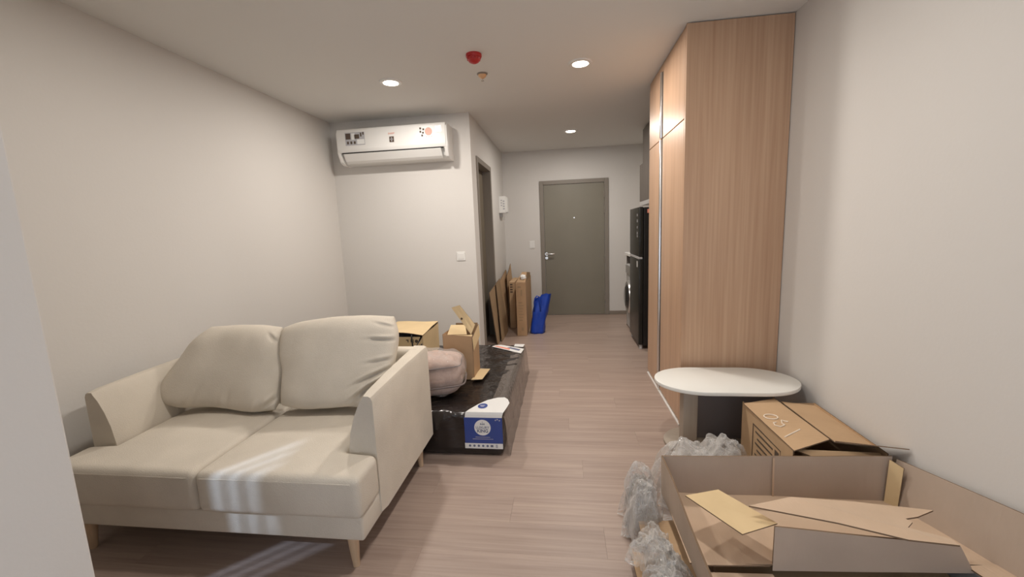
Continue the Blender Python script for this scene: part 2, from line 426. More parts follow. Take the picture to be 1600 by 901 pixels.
# near wall with the big window behind the camera, and the wall stub on the left
b = B(); box(b, XL-0.1, -0.8, YN-0.1, YN, 0, ZC); box(b, 1.2, XR+0.1, YN-0.1, YN, 0, ZC); box(b, -0.8, 1.2, YN-0.1, YN, 2.2, ZC)
struct('wall_near', b, M['paint'])
b = B()
for x in (-0.8, 0.18, 1.16): box(b, x, x+0.04, YN-0.07, YN-0.03, 0.0, 2.2)
box(b, -0.8, 1.2, YN-0.07, YN-0.03, 0.0, 0.05); box(b, -0.8, 1.2, YN-0.07, YN-0.03, 2.15, 2.2)
w2 = struct('window_2', b, M['frame'])
link('pane', bx(-0.76, 0.18, YN-0.055, YN-0.05, 0.05, 2.15), M['windowglass'], w2)
link('pane', bx(0.22, 1.16, YN-0.055, YN-0.05, 0.05, 2.15), M['windowglass'], w2)
struct('wall_stub', bx(-1.05, -0.95, YN, 0.617, 0, ZC, 0.004), M['paint'])
# skirting in the corridor
struct('baseboard_far', bx(0.695, XR, YF-0.014, YF, 0.0, 0.055, 0.002), M['skirting'])
struct('baseboard_corridor', bx(XC, XC+0.012, DY1+0.05, YF, 0.0, 0.055, 0.002), M['skirting'])

# entrance door
b = B(); x0, x1, zt = -0.335, 0.690, 2.068; fw_ = 0.058
box(b, x0, x0+fw_, YF-0.025, YF, 0, zt, 0.003); box(b, x1-fw_, x1, YF-0.025, YF, 0, zt, 0.003); box(b, x0+fw_, x1-fw_, YF-0.025, YF, zt-fw_, zt, 0.003)
struct('trim_1', b, M['frame'])
d1 = struct('door_1', bx(x0+fw_+0.004, x1-fw_-0.004, YF-0.012, YF-0.001, 0.006, zt-fw_-0.006, 0.002), M['door'])
b = B(); cyl(b, (-0.252, YF-0.012, 0.965), (-0.252, YF-0.020, 0.965), 0.025, 0.025); cyl(b, (-0.252, YF-0.02, 0.965), (-0.252, YF-0.06, 0.965), 0.009, 0.009, 12)
box(b, -0.262, -0.125, YF-0.07, YF-0.055, 0.957, 0.976, 0.005)
link('door_handle', b, M['chrome'], d1, auto=40)
b = B(); cyl(b, (-0.252, YF-0.012, 0.905), (-0.252, YF-0.024, 0.905), 0.024, 0.022)
link('lock_cylinder', b, M['chrome'], d1, auto=40)
link('lock_plate', bx(-0.276, -0.270, YF-0.016, YF-0.010, 0.885, 1.0), M['darkgap'], d1)
b = B(); cyl(b, (0.18, YF-0.012, 1.503), (0.18, YF-0.018, 1.503), 0.013, 0.011, 16)
link('peephole', b, M['chrome'], d1, auto=40)
for z in (1.78, 1.55, 0.80, 0.22):
    link('hinge', bx(x1-fw_-0.012, x1-fw_+0.006, YF-0.034, YF-0.012, z, z+0.10, 0.004), M['frame'], d1)

# ------------------------------------------------------------------ ceiling fittings
for i, (x, y, e) in enumerate(DOWN):
    t = empty('ceiling_downlight', (x, y, ZC-0.012), ['round recessed ceiling downlight nearest the air conditioner',
        'round recessed downlight in the ceiling right of the red detector, towards the wardrobe', 'round recessed downlight farthest back, over the entrance corridor', 'round recessed downlight over the sofa seat, near the stub wall', 'round recessed downlight over the open cardboard tray side, nearest the big window'][i], 'ceiling light', 'recessed downlights')
    b = lathe(B(), (x, y, ZC-0.012), [(0.058, 0.012), (0.058, 0.002), (0.066, 0.0), (0.082, 0.004), (0.085, 0.012)], 40)
    link('trim_ring', b, M['whiteplastic'], t, auto=40)
    b = lathe(B(), (x, y, ZC-0.012), [(0.056, 0.011), (0.056, 0.003), (0.03, 0.0005)], 40)
    link('lens', b, M['lens'], t)
    l = bpy.data.lights.new('downlight_lamp', 'AREA'); l.shape = 'DISK'; l.size = 0.13; l.energy = e; l.color = LAMP_COL
    lo = bpy.data.objects.new('lamp', l); COL.objects.link(lo); lo.parent = t; lo.location = (0, 0, -0.003)
dx, dy = -0.562, 2.85
t = empty('heat_detector', (dx, dy, ZC-0.058), 'red round smoke detector hanging from the ceiling', 'detector')
link('base', lathe(B(), (dx, dy, ZC), [(0.052, 0), (0.053, -0.014), (0.050, -0.02)], 32), M['red'], t, auto=50)
link('sensor_dome', lathe(B(), (dx, dy, ZC), [(0.044, -0.018), (0.043, -0.032), (0.034, -0.046), (0.018, -0.055), (0.006, -0.058)], 32), M['red'], t, auto=50)
b = B()
for k in range(10):
    a = k*math.pi/5; cx_, cy2 = dx+0.041*math.cos(a), dy+0.041*math.sin(a)
    cyl(b, (cx_, cy2, ZC-0.020), (cx_, cy2, ZC-0.036), 0.006, 0.005, 8)
link('vent_fins', b, M['red'], t)
dx, dy = -0.571, 3.19
t = empty('sprinkler_head', (dx, dy, ZC-0.05), 'small brass sprinkler head on the ceiling beside the red detector', 'sprinkler')
link('escutcheon', lathe(B(), (dx, dy, ZC), [(0.040, 0), (0.040, -0.004), (0.036, -0.008), (0.02, -0.010)], 28), M['skirting'], t, auto=50)
link('body', lathe(B(), (dx, dy, ZC), [(0.032, -0.010), (0.027, -0.022), (0.014, -0.032), (0.009, -0.036)], 24), M['brass'], t, auto=50)
b = B(); cyl(b, (dx, dy, ZC-0.036), (dx, dy, ZC-0.048), 0.004, 0.004, 10); cyl(b, (dx, dy, ZC-0.048), (dx, dy, ZC-0.051), 0.011, 0.011, 16)
link('deflector', b, M['chrome'], t)

# ------------------------------------------------------------------ air conditioner
ax0, ax1, yf = -2.175, -1.080, 3.905
t = empty('air_conditioner', ((ax0+ax1)/2, YA, 2.06), 'white split air conditioner unit high on the alcove wall', 'air conditioner')
prof = [(YA, 2.395), (yf+0.03, 2.395), (yf+0.008, 2.388), (yf, 2.372), (yf-0.004, 2.20), (yf+0.004, 2.168), (yf+0.05, 2.165), (yf+0.075, 2.10), (yf+0.11, 2.075), (YA, 2.062)]
link('casing', prism(B(), [(ax0, p[0], p[1]) for p in prof], (ax1-ax0, 0, 0), 0.004, 2), M['whiteplastic'], t, auto=35)
endp = [(YA, 2.06), (YA, 2.39), (yf+0.05, 2.39), (yf+0.006, 2.36), (yf+0.006, 2.17), (yf+0.045, 2.085), (yf+0.10, 2.06)]
for xa in (ax0-0.012, ax1-0.022):
    link('end_cap', prism(B(), [(xa, p[0], p[1]) for p in endp], (0.034, 0, 0), 0.006, 2), M['whiteplastic'], t, auto=35)
link('air_gap', bx(ax0+0.04, ax1-0.035, yf+0.001, yf+0.03, 2.160, 2.168), M['darkgap'], t)
fl_ = [(yf+0.006, 2.156), (yf+0.012, 2.162), (yf+0.062, 2.100), (yf+0.085, 2.075), (yf+0.075, 2.072), (yf+0.050, 2.092)]
link('louvre_flap', prism(B(), [(ax0+0.05, p[0], p[1]) for p in fl_], (ax1-ax0-0.105, 0, 0), 0.002, 1), M['whiteplastic'], t)
yy = yf-0.0045
sk = link('sticker', bx(-2.085, -1.885, yy-0.0006, yy, 2.232, 2.352), M['palegrey'], t); sk['label'] = 'grey product sticker with small pictures'
b = B()
box(b, -2.08, -2.03, yy-0.0012, yy-0.0005, 2.29, 2.345); box(b, -1.99, -1.94, yy-0.0012, yy-0.0005, 2.292, 2.332); box(b, -1.93, -1.915, yy-0.0012, yy-0.0005, 2.31, 2.345); box(b, -1.905, -1.892, yy-0.0012, yy-0.0005, 2.325, 2.35)
for k in range(3): box(b, -2.07+k*0.035, -2.05+k*0.035, yy-0.0012, yy-0.0005, 2.245, 2.27)
link('sticker_print', b, M['ink'], sk)
b = B(); box(b, -2.02, -1.985, yy-0.0012, yy-0.0005, 2.285, 2.345); box(b, -1.965, -1.89, yy-0.0012, yy-0.0005, 2.24, 2.285)
link('sticker_picture', b, M['whiteink'], sk)
em = link('emblem', bx(-1.636, -1.590, yy-0.0010, yy, 2.238, 2.290), M['ink'], t)
b = B(); box(b, -1.618, -1.608, yy-0.0016, yy-0.0009, 2.246, 2.282); box(b, -1.628, -1.598, yy-0.0016, yy-0.0009, 2.260, 2.268)
link('emblem_cross', b, M['palegrey'], em)
text('brand_lettering', 'SHARP', (-1.613, yy-0.0006, 2.318), 0.022, (1, 0, 0), (0, 0, 1), M['redink'], t)
b = B()
for (xa, za) in ((-1.33, 2.335), (-1.33, 2.305), (-1.30, 2.325), (-1.305, 2.295), (-1.315, 2.27)): box(b, xa, xa+0.016, yy-0.001, yy, za, za+0.017)
st = link('rating_sticker', b, M['ink'], t)
b = B(); cyl(b, (-1.243, yy, 2.312), (-1.243, yy-0.001, 2.312), 0.036, 0.036, 24)
for k in range(3): box(b, -1.27+k*0.024, -1.258+k*0.024, yy-0.001, yy, 2.262, 2.268)
link('energy_sticker', b, M['palered'], t)
link('display_sticker', bx(-1.18, -1.118, yy-0.0008, yy, 2.300, 2.358), M['whiteink'], t)

# ------------------------------------------------------------------ switches and panel box
t = empty('light_switch', (-1.053, YA, 1.105), 'white square light switch on the alcove wall below the air conditioner', 'switch')
link('plate', bx(-1.098, -1.008, YA-0.008, YA, 1.060, 1.150, 0.003), M['whiteplastic'], t)
link('rocker', bx(-1.082, -1.024, YA-0.011, YA-0.007, 1.074, 1.136, 0.002), M['whiteplastic'], t)
t = empty('light_switch', (-0.474, YF, 1.118), 'small white light switch on the far wall left of the entrance door', 'switch')
link('plate', bx(-0.515, -0.433, YF-0.008, YF, 1.06, 1.175, 0.003), M['whiteplastic'], t)
link('rocker', bx(-0.50, -0.448, YF-0.011, YF-0.007, 1.075, 1.16, 0.002), M['whiteplastic'], t)
t = empty('breaker_box', (XC, 5.95, 1.71), 'white electrical breaker box on the corridor wall with printed labels', 'electrical box')
link('enclosure', bx(XC, XC+0.095, 5.82, 6.02, 1.60, 1.835, 0.006), M['whiteplastic'], t)
link('cover', bx(XC+0.095, XC+0.115, 5.83, 6.01, 1.61, 1.825, 0.005), M['whiteplastic'], t)
b = B()
for k in range(4): box(b, XC+0.06, XC+0.085, 5.8188, 5.820, 1.65+k*0.035, 1.668+k*0.035)
for k in range(3): box(b, XC+0.03, XC+0.05, 5.8188, 5.820, 1.70+k*0.035, 1.715+k*0.035)
link('printed_label', b, M['palegrey'], t)
link('cable_cover', bx(XC, XC+0.04, 5.86, 5.92, 1.545, 1.60, 0.003), M['greyplastic'], t)

# ------------------------------------------------------------------ wardrobe
t = empty('wardrobe', (1.05, 3.2, 0), 'tall built-in oak wardrobe reaching the ceiling with an aluminium handle strip', 'wardrobe')
WX, WY, WE = 0.755, 2.695, 3.730
link('side_panel', bx(WX, XR-0.004, WY, WY+0.022, 0.0, ZC-0.006, 0.001, 1), M['oak'], t)
link('carcass', bx(WX+0.024, XR-0.004, WY+0.022, WE, 0.06, ZC-0.006), M['oak'], t)
link('plinth', bx(WX+0.012, XR-0.05, WY+0.022, WE-0.01, 0.0, 0.058), M['oak'], t)
link('filler_strip', bx(WX+0.004, WX+0.022, WY+0.024, WE, 2.462, ZC-0.006), M['oak'], t)
for (ya, yb) in ((WY+0.026, 3.262), (3.318, WE)):
    link('door', bx(WX, WX+0.020, ya, yb, 0.03, 1.981, 0.0015, 1), M['oak'], t)
    link('door', bx(WX, WX+0.020, ya, yb, 1.987, 2.458, 0.0015, 1), M['oak'], t)
h = link('handle_strip', bx(WX-0.012, WX+0.012, 3.286, 3.314, 0.03, 1.980, 0.004), M['alu'], t, auto=35)
h = link('handle_strip', bx(WX-0.012, WX+0.012, 3.286, 3.314, 1.990, 2.458, 0.004), M['alu'], t, auto=35)
link('handle_recess', bx(WX+0.004, WX+0.023, 3.262, 3.286, 0.03, 2.458), M['darkgap'], t)
link('floor_seal', bx(WX-0.006, WX+0.012, WY, WE, 0.0, 0.008), M['whiteplastic'], t)

# ------------------------------------------------------------------ kitchen end
t = empty('refrigerator', (1.05, 4.74, 0), 'black two-door refrigerator standing behind the wardrobe', 'refrigerator')
FX = 0.80
link('cabinet', bx(FX+0.05, XR-0.01, 4.452, 5.028, 0.04, 1.535, 0.006), M['fridgeside'], t)
dl = link('door', bx(FX, FX+0.046, 4.45, 5.03, 0.05, 0.990, 0.008, 3), M['fridge'], t, auto=40)
du = link('door', bx(FX, FX+0.046, 4.45, 5.03, 1.018, 1.540, 0.008, 3), M['fridge'], t, auto=40)
link('handle_trim', bx(FX-0.002, FX+0.04, 4.46, 5.02, 0.992, 1.016, 0.002), M['greyplastic'], t)
marks('sticker', [(FX-0.001, FX+0.0005, 4.532, 4.56, z-0.012-0.006*(k % 2), z+0.012) for k, z in enumerate((1.46, 1.40, 1.33, 1.27, 1.235))], M['palegrey'], du)
link('sticker', bx(FX-0.001, FX+0.0005, 4.52, 4.57, 0.90, 0.965), M['whiteink'], dl)
link('side_patch', bx(FX+0.085, FX+0.135, 4.4508, 4.452, 1.475, 1.515), M['redink'], t)  # small orange-red patch near the top of the side
for x, y in ((FX+0.03, 4.48), (FX+0.03, 5.0), (XR-0.06, 4.48), (XR-0.06, 5.0)):
    link('foot', cyl(B(), (x, y, 0), (x, y, 0.05), 0.018, 0.018, 12), M['greyplastic'], t)
t = empty('washing_machine', (1.09, 5.32, 0), 'grey front-loading washing machine with a round dark door beside the refrigerator', 'washing machine')
link('cabinet', bx(0.845, XR-0.01, 5.06, 5.58, 0.02, 0.85, 0.01), M['greyplastic'], t)
link('control_panel', bx(0.830, 0.845, 5.07, 5.57, 0.73, 0.84, 0.004), M['alu'], t)
b = B(); cyl(b, (0.845, 5.34, 0.44), (0.812, 5.34, 0.44), 0.215, 0.200, 40)
rg = link('door_ring', b, M['alu'], t, auto=40)
b = B(); cyl(b, (0.813, 5.34, 0.44), (0.790, 5.34, 0.44), 0.165, 0.12, 40)
link('door_glass', b, M['glassdark'], rg, auto=40)
for x, y in ((0.88, 5.10), (0.88, 5.54), (1.29, 5.10), (1.29, 5.54)):
    link('foot', cyl(B(), (x, y, 0), (x, y, 0.022), 0.02, 0.02, 12), M['black'], t)
t = empty('kitchen_counter', (1.08, 5.33, 0.0), 'white kitchen worktop over the washing machine', 'worktop')
link('worktop', bx(0.825, XR-0.005, 5.035, 5.62, 0.965, 1.0, 0.004), M['whiteplastic'], t)
link('support_panel', bx(0.85, XR-0.005, 5.595, 5.615, 0.0, 0.965), M['cabinet'], t)
link('rail', bx(0.85, XR-0.005, 5.036, 5.050, 0.0, 0.965), M['cabinet'], t)
t = empty('wall_cabinet', (1.17, 4.9, 2.1), 'dark wood upper kitchen cabinet touching the ceiling above the refrigerator', 'cabinet')
link('body', bx(1.018, XR-0.005, 3.95, 5.33, 2.102, ZC-0.005), M['cabinet'], t)
for k in range(3): link('door', bx(1.0, 1.016, 3.95+k*0.46+0.002, 3.95+(k+1)*0.46-0.002, 2.104, ZC-0.02, 0.001, 1), M['cabinet'], t)
t = empty('wall_cabinet', (1.17, 4.9, 1.63), 'dark wood lower row of wall cabinet with a pale underside above the refrigerator', 'cabinet')
link('body', bx(1.006, XR-0.005, 3.95, 5.46, 1.645, 2.098), M['cabinet'], t)
for k in range(3): link('door', bx(0.988, 1.004, 3.95+k*0.503+0.002, 3.95+(k+1)*0.503-0.002, 1.645, 2.096, 0.001, 1), M['cabinet'], t)
link('underside_panel', bx(0.988, XR-0.005, 3.95, 5.44, 1.595, 1.643), M['greyplastic'], t)

# ------------------------------------------------------------------ sofa
SX, H2, SY0, SY1 = -1.512, 0.709, 1.365, 2.225
t = empty('sofa', (SX, 1.8, 0), 'beige fabric two-seat sofa on tapered pale wooden legs', 'sofa')
link('base_frame', bx(SX-H2+0.012, SX+H2-0.012, SY0+0.010, SY1-0.02, 0.138, 0.246, 0.012, 3), M['sofa'], t, auto=40)
link('backrest', bx(SX-H2+0.01, SX+H2-0.01, SY1-0.105, SY1, 0.14, 0.705, 0.03, 4), M['sofa'], t, auto=50)
def arm(sgn):
    b = B(); xo = SX+sgn*H2; secs = []
    N = 14
    for i in range(N+1):
        f = i/N; y = 1.530+(SY1-1.530)*f
        zt = 0.690+0.012*math.sin(min(1, f/0.7)*math.pi/2)
        drop = 0.0
        if i == 0: drop = 0.006
        wt = 0.055+0.032*f
        pts = [(0, 0.150), (0, 0.30), (0, 0.50), (0.0, zt-0.022-drop), (0.007, zt-0.006-drop), (0.022, zt-drop), (wt-0.010, zt-drop), (wt, zt-0.010-drop), (wt+0.021, zt-0.045), (wt+0.046, zt-0.10), (wt+0.068, zt-0.17), (wt+0.082, 0.43), (wt+0.085, 0.30), (wt+0.085, 0.150)]
        e = 0.006 if i == 0 else 0
        secs.append([b.verts.new((xo-sgn*max(0, min(p[0], 9)) - sgn*(e if k < 5 else 0)*1 + sgn*(e if k > 6 else 0), y, p[1]+(e if k in (0, 13) else 0))) for k, p in enumerate(pts)])
    for a, c in zip(secs, secs[1:]):
        n = len(a)
        for k in range(n): b.faces.new((a[k], a[(k+1) % n], c[(k+1) % n], c[k]))
    b.faces.new(secs[0]); b.faces.new(secs[-1][::-1])
    bmesh.ops.recalc_face_normals(b, faces=b.faces)
    return link('armrest', b, M['sofa'], t, auto=38)
arm(1); arm(-1)
def seat(sgn):
    # T-shaped half cushion: full width in front of the arm, narrower beside it
    xm = SX+sgn*0.002; xo = SX+sgn*(H2+0.002); xi = SX+sgn*(H2-0.142); ya, yb, yc = 1.345, 1.524, 2.118
    g = {}; NX, NY = 26, 30
    z0, z1 = 0.250, 0.428
    def prof(u, v):
        return 0
    b = B()
    pts = [(xm, ya), (xo, ya), (xo, yb), (xi, yb+0.004), (xi, yc), (xm, yc)]
    if sgn < 0: pts = pts[::-1]
    vs = [b.verts.new((p[0], p[1], z0)) for p in pts]; f = b.faces.new(vs)
    r = bmesh.ops.extrude_face_region(b, geom=[f]); top = [v for v in r['geom'] if isinstance(v, bmesh.types.BMVert)]
    for v in top: v.co.z = z1
    bmesh.ops.recalc_face_normals(b, faces=b.faces)
    bmesh.ops.bevel(b, geom=list(b.edges), offset=0.030, segments=5, profile=0.55, affect='EDGES', clamp_overlap=True)
    bmesh.ops.triangulate(b, faces=[f for f in b.faces if len(f.verts) > 4])
    # fine cuts so that the top can crown
    for ax, lo, hi, n in ((0, min(xm, xo), max(xm, xo), 16), (1, ya, yc, 16)):
        for k in range(1, n):
            c = [0, 0, 0]; c[ax] = lo+(hi-lo)*k/n; no = [0, 0, 0]; no[ax] = 1
            bmesh.ops.bisect_plane(b, geom=list(b.verts)+list(b.edges)+list(b.faces), plane_co=c, plane_no=no)
    c = abs(xo-xm)
    for v in b.verts:
        u = abs(v.co.x-xm)/c; w = (v.co.y-ya)/(yc-ya)
        k = max(0, min(1, (v.co.z-z0)/(z1-z0)))
        v.co.z += k*(0.020*math.sin(math.pi*min(1, max(0, u)))*math.sin(math.pi*min(1, max(0, w*0.9+0.05))) + 0.012*w)
        # front bulge
        if v.co.y < ya+0.04: v.co.y -= 0.010*math.sin(math.pi*k)*(0.4+0.6*math.sin(math.pi*u))
    return link('seat_cushion', b, M['sofa'], t, auto=60)
for s in (-1, 1):
    sc = seat(s)
    xa, xb = sorted((SX+s*0.03, SX+s*(H2-0.03)))
    b = tube(B(), [(xa+(xb-xa)*k/12, 1.3435+0.0, 0.405+0.002*math.sin(math.pi*k/12)) for k in range(13)], 0.0030, 6)
    link('piping', b, M['sofa'], sc)
# legs
for (x, y) in ((-0.884, 1.412), (-2.140, 1.412), (-0.862, 2.13), (-2.15, 2.13)):
    sx = 0.006 if x > SX else -0.006
    link('leg', cyl(B(), (x+sx, y-0.004, 0.0), (x, y, 0.140), 0.0135, 0.024, 20), M['legwood'], t, auto=40)
# loose back cushions
A_ = dict(left=[(-2.143, 1.798, 0.548), (-2.151, 1.814, 0.586), (-2.120, 1.867, 0.667), (-2.079, 1.926, 0.749), (-2.055, 1.966, 0.810), (-1.990, 2.027, 0.876)],
 top=[(-1.990, 2.027, 0.876), (-1.850, 2.061, 0.877), (-1.705, 2.060, 0.876), (-1.578, 2.053, 0.862)],
 right=[(-1.525, 1.854, 0.463), (-1.509, 1.876, 0.507), (-1.517, 1.909, 0.573), (-1.515, 1.943, 0.642), (-1.543, 1.979, 0.713), (-1.559, 2.011, 0.777), (-1.578, 2.053, 0.862)],
 bottom=[(-2.143, 1.798, 0.548), (-2.070, 1.803, 0.495), (-2.005, 1.823, 0.481), (-1.892, 1.860, 0.476), (-1.793, 1.855, 0.467), (-1.654, 1.847, 0.450), (-1.525, 1.854, 0.463)])
B_ = dict(left=[(-1.489, 1.865, 0.487), (-1.505, 1.915, 0.588), (-1.516, 1.947, 0.649), (-1.547, 1.979, 0.713), (-1.565, 2.019, 0.794), (-1.565, 2.050, 0.859)],
 top=[(-1.565, 2.050, 0.859), (-1.468, 2.067, 0.891), (-1.264, 2.079, 0.914), (-1.073, 2.081, 0.919), (-0.924, 2.077, 0.910)],
 right=[(-0.925, 1.869, 0.495), (-0.896, 1.914, 0.586), (-0.892, 1.966, 0.689), (-0.885, 2.001, 0.759), (-0.887, 2.034, 0.824), (-0.924, 2.077, 0.910)],
 bottom=[(-1.489, 1.865, 0.487), (-1.358, 1.857, 0.469), (-1.230, 1.860, 0.476), (-1.104, 1.865, 0.487), (-0.925, 1.869, 0.495)])
def fold(cx, cz, ang, ln, wd, dep):
    ca, sa = math.cos(ang), math.sin(ang)
    def f(u, v):
        a = (u-cx)*ca+(v-cz)*sa; c = -(u-cx)*sa+(v-cz)*ca
        return -1.5*dep*math.exp(-(a/ln)**2-(c/wd)**2)+0.9*dep*math.exp(-(a/ln)**2-((c-2*wd)/wd)**2)
    return f
fa = [fold(0.97, 0.12, 0.9, 0.12, 0.02, 0.02), fold(0.88, 0.06, 1.2, 0.08, 0.02, 0.014), fold(0.33, 0.12, 1.35, 0.12, 0.018, 0.007), fold(0.60, 0.10, 1.5, 0.10, 0.018, 0.008), fold(0.95, 0.85, -0.8, 0.08, 0.02, 0.012)]
fb = [fold(0.90, 0.36, 0.55, 0.15, 0.014, 0.020), fold(0.86, 0.22, 0.75, 0.16, 0.016, 0.024), fold(0.93, 0.50, 0.25, 0.11, 0.014, 0.014), fold(0.93, 0.72, 0.0, 0.11, 0.016, 0.016), fold(0.78, 0.12, 1.2, 0.12, 0.018, 0.014), fold(0.95, 0.88, -0.3, 0.08, 0.016, 0.010), fold(0.92, 0.28, 0.6, 0.10, 0.010, 0.016)]
nr = (0.12, -1, 0.22)
cA = pillow(B(), **{k: v for k, v in A_.items()}, thick=0.17, nrm=nr, n=84, p=4.0, wrinkle=0.012, seed=3, extra=lambda u, v: sum(f(u, v) for f in fa))
tag(link('back_cushion', cA, M['sofa'], smooth=True), 'slumped beige back cushion leaning on the left half of the sofa', 'cushion', 'loose back cushions on the sofa')
cB = pillow(B(), **{k: v for k, v in B_.items()}, thick=0.18, nrm=nr, n=84, p=4.5, wrinkle=0.010, seed=9, extra=lambda u, v: sum(f(u, v) for f in fb))
tag(link('back_cushion', cB, M['sofa'], smooth=True), 'upright beige back cushion with creases along its right edge', 'cushion', 'loose back cushions on the sofa')

# ------------------------------------------------------------------ mattress
mx0, mx1, my0, my1, mz = -2.345, -0.385, 2.252, 3.715, 0.272
t = empty('mattress', (-1.36, 2.98, 0), 'mattress wrapped in glossy black film lying on the floor behind the sofa', 'mattress')
b = B()
NX, NY, NZ = 90, 70, 10
def mpt(x, y, z):
    # rounded box with wrinkles
    r = 0.028
    c = Vector((min(max(x, mx0+r), mx1-r), min(max(y, my0+r), my1-r), min(max(z, r), mz-r)))
    d = Vector((x, y, z))-c
    if d.length > 1e-6: d = d.normalized()*r
    w = (1-abs(noise.noise(Vector((x*1.6+y*1.2, y*4.0-x*2.6, z*4)))))**7*0.008 + (1-abs(noise.noise(Vector((x*6+3, y*7+x*4, z*7)))))**6*0.004 + 0.003*noise.noise(Vector((x*6, y*6, z*5)))
    q = c+d
    if x > -0.68 and y < 2.52: w *= 0.2
    if z > 0.02: q += (d.normalized() if d.length > 1e-6 else Vector((0, 0, 0)))*w
    return q
bmesh.ops.create_cube(b, size=1.0)
for v in b.verts: v.co = Vector((mx0 if v.co.x < 0 else mx1, my0 if v.co.y < 0 else my1, 0.0 if v.co.z < 0 else mz))
for ax, lo, hi, n in ((0, mx0, mx1, 70), (1, my0, my1, 56), (2, 0, mz, 10)):
    for k in range(1, n):
        f = k/n
        c = [0, 0, 0]; c[ax] = lo+(hi-lo)*f; no = [0, 0, 0]; no[ax] = 1
        bmesh.ops.bisect_plane(b, geom=list(b.verts)+list(b.edges)+list(b.faces), plane_co=c, plane_no=no)
    for c_ in (lo+0.012, hi-0.012):
        c = [0, 0, 0]; c[ax] = c_; no = [0, 0, 0]; no[ax] = 1
        bmesh.ops.bisect_plane(b, geom=list(b.verts)+list(b.edges)+list(b.faces), plane_co=c, plane_no=no)
for v in b.verts: v.co = mpt(*v.co)
link('mattress_body', b, M['blackfilm'], t, smooth=True)
# loose clear film hanging over the right side
b = B(); gr = []
for i in range(41):
    y = 2.26+(3.71-2.26)*i/40; rowv = []
    prof = [(-0.47, mz+0.004), (-0.43, mz+0.005), (-0.41, mz+0.005), (-0.380, mz-0.004), (-0.366, mz-0.05), (-0.358, 0.15), (-0.352, 0.08), (-0.347, 0.02), (-0.342, 0.003)]
    for k, (x, z) in enumerate(prof):
        w = noise.noise(Vector((x*8, y*9, z*12)))*0.008
        rowv.append(b.verts.new((x+w*(1 if k > 2 else 0.3), y, max(0.002, z+(abs(w)*0.8 if k < 3 else 0)))))
    gr.append(rowv)
for a, c in zip(gr, gr[1:]):
    for k in range(len(a)-1): b.faces.new((a[k], a[k+1], c[k+1], c[k]))
link('clear_film', b, M['sidefilm'], t, smooth=True)
# big label over the front corner
yl = 2.2455
lb = link('label', bx(-0.613, -0.381, yl-0.001, yl, 0.084, 0.250), M['blueink'], t); lb['label'] = 'blue and white mattress label'
link('label_band', bx(-0.615, -0.382, yl-0.0012, yl+0.0002, 0.052, 0.086), M['whiteink'], lb)
b = B()
tp = [(-0.602, 2.250), (-0.588, 2.285), (-0.545, 2.365), (-0.500, 2.425), (-0.440, 2.465), (-0.395, 2.470), (-0.370, 2.440), (-0.352, 2.385), (-0.360, 2.320), (-0.372, 2.250)]
v0 = [b.verts.new((x, y, mz+0.0105)) for x, y in tp]; b.faces.new(v0)
fr = [b.verts.new((-0.608, yl-0.001, 0.25)), b.verts.new((-0.381, yl-0.001, 0.25))]
m1 = [b.verts.new((-0.605, yl+0.0005, 0.268)), b.verts.new((-0.378, yl+0.0005, 0.268))]
b.faces.new((fr[0], fr[1], m1[1], m1[0])); b.faces.new((m1[0], m1[1], v0[-1], v0[0]))
link('label_flap', b, M['whiteink'], lb)
b = B(); n = 28
vs = [b.verts.new((-0.513+0.030*math.cos(2*math.pi*k/n), 2.335+0.036*math.sin(2*math.pi*k/n), mz+0.0115)) for k in range(n)]; b.faces.new(vs)
link('label_oval', b, M['blueink'], lb)
marks('label_oval_mark', [(-0.531, -0.500, 2.338, 2.343, mz+0.0118, mz+0.0122), (-0.524, -0.505, 2.326, 2.331, mz+0.0118, mz+0.0122)], M['whiteink'], lb)
b = B(); cyl(b, (-0.502, yl-0.001, 0.187), (-0.502, yl-0.0016, 0.187), 0.050, 0.050, 36)
link('label_disc', b, M['whiteink'], lb)
text('label_luxury', 'LUXURY', (-0.502, yl-0.0018, 0.187), 0.0215, (1, 0, 0), (0, 0, 1), M['greyink'], lb, bold=0.0003)
text('label_king', 'KING', (-0.502, yl-0.0018, 0.165), 0.0285, (1, 0, 0), (0, 0, 1), M['greyink'], lb, bold=0.0009)
b = B(); z = 0.205
for k in range(3):
    xk = -0.502+(k-1)*0.010
    prism(b, [(xk-0.005, yl-0.0017, z), (xk+0.005, yl-0.0017, z), (xk, yl-0.0017, z+0.014)], (0, -0.0003, 0))
cyl(b, (-0.502, yl-0.0016, z+0.018), (-0.502, yl-0.002, z+0.018), 0.0022, 0.0022, 10)
link('label_crown', b, M['greyink'], lb)
marks('label_small_print', [(-0.547, -0.458, yl-0.0016, yl-0.0009, 0.1245, 0.1270), (-0.565, -0.439, yl-0.0016, yl-0.0009, 0.1125, 0.1150),
    (-0.425, -0.418, yl-0.0016, yl-0.0009, 0.232, 0.239), (-0.414, -0.406, yl-0.0016, yl-0.0009, 0.236, 0.243), (-0.401, -0.393, yl-0.0016, yl-0.0009, 0.230, 0.237)], M['palegrey'], lb)
b = B()
for k in range(7):
    xa = -0.590+k*0.027
    if k == 5: box(b, xa-0.003, xa+0.014, yl-0.0018, yl-0.0012, 0.063, 0.077)
    elif k == 6: box(b, xa+0.004, xa+0.007, yl-0.0018, yl-0.0012, 0.059, 0.080); box(b, xa+0.010, xa+0.013, yl-0.0018, yl-0.0012, 0.059, 0.080)
    else:
        cyl(b, (xa+0.006, yl-0.0012, 0.070), (xa+0.006, yl-0.0018, 0.070), 0.0075, 0.0075, 12)
link('label_symbols', b, M['greyink'], lb)
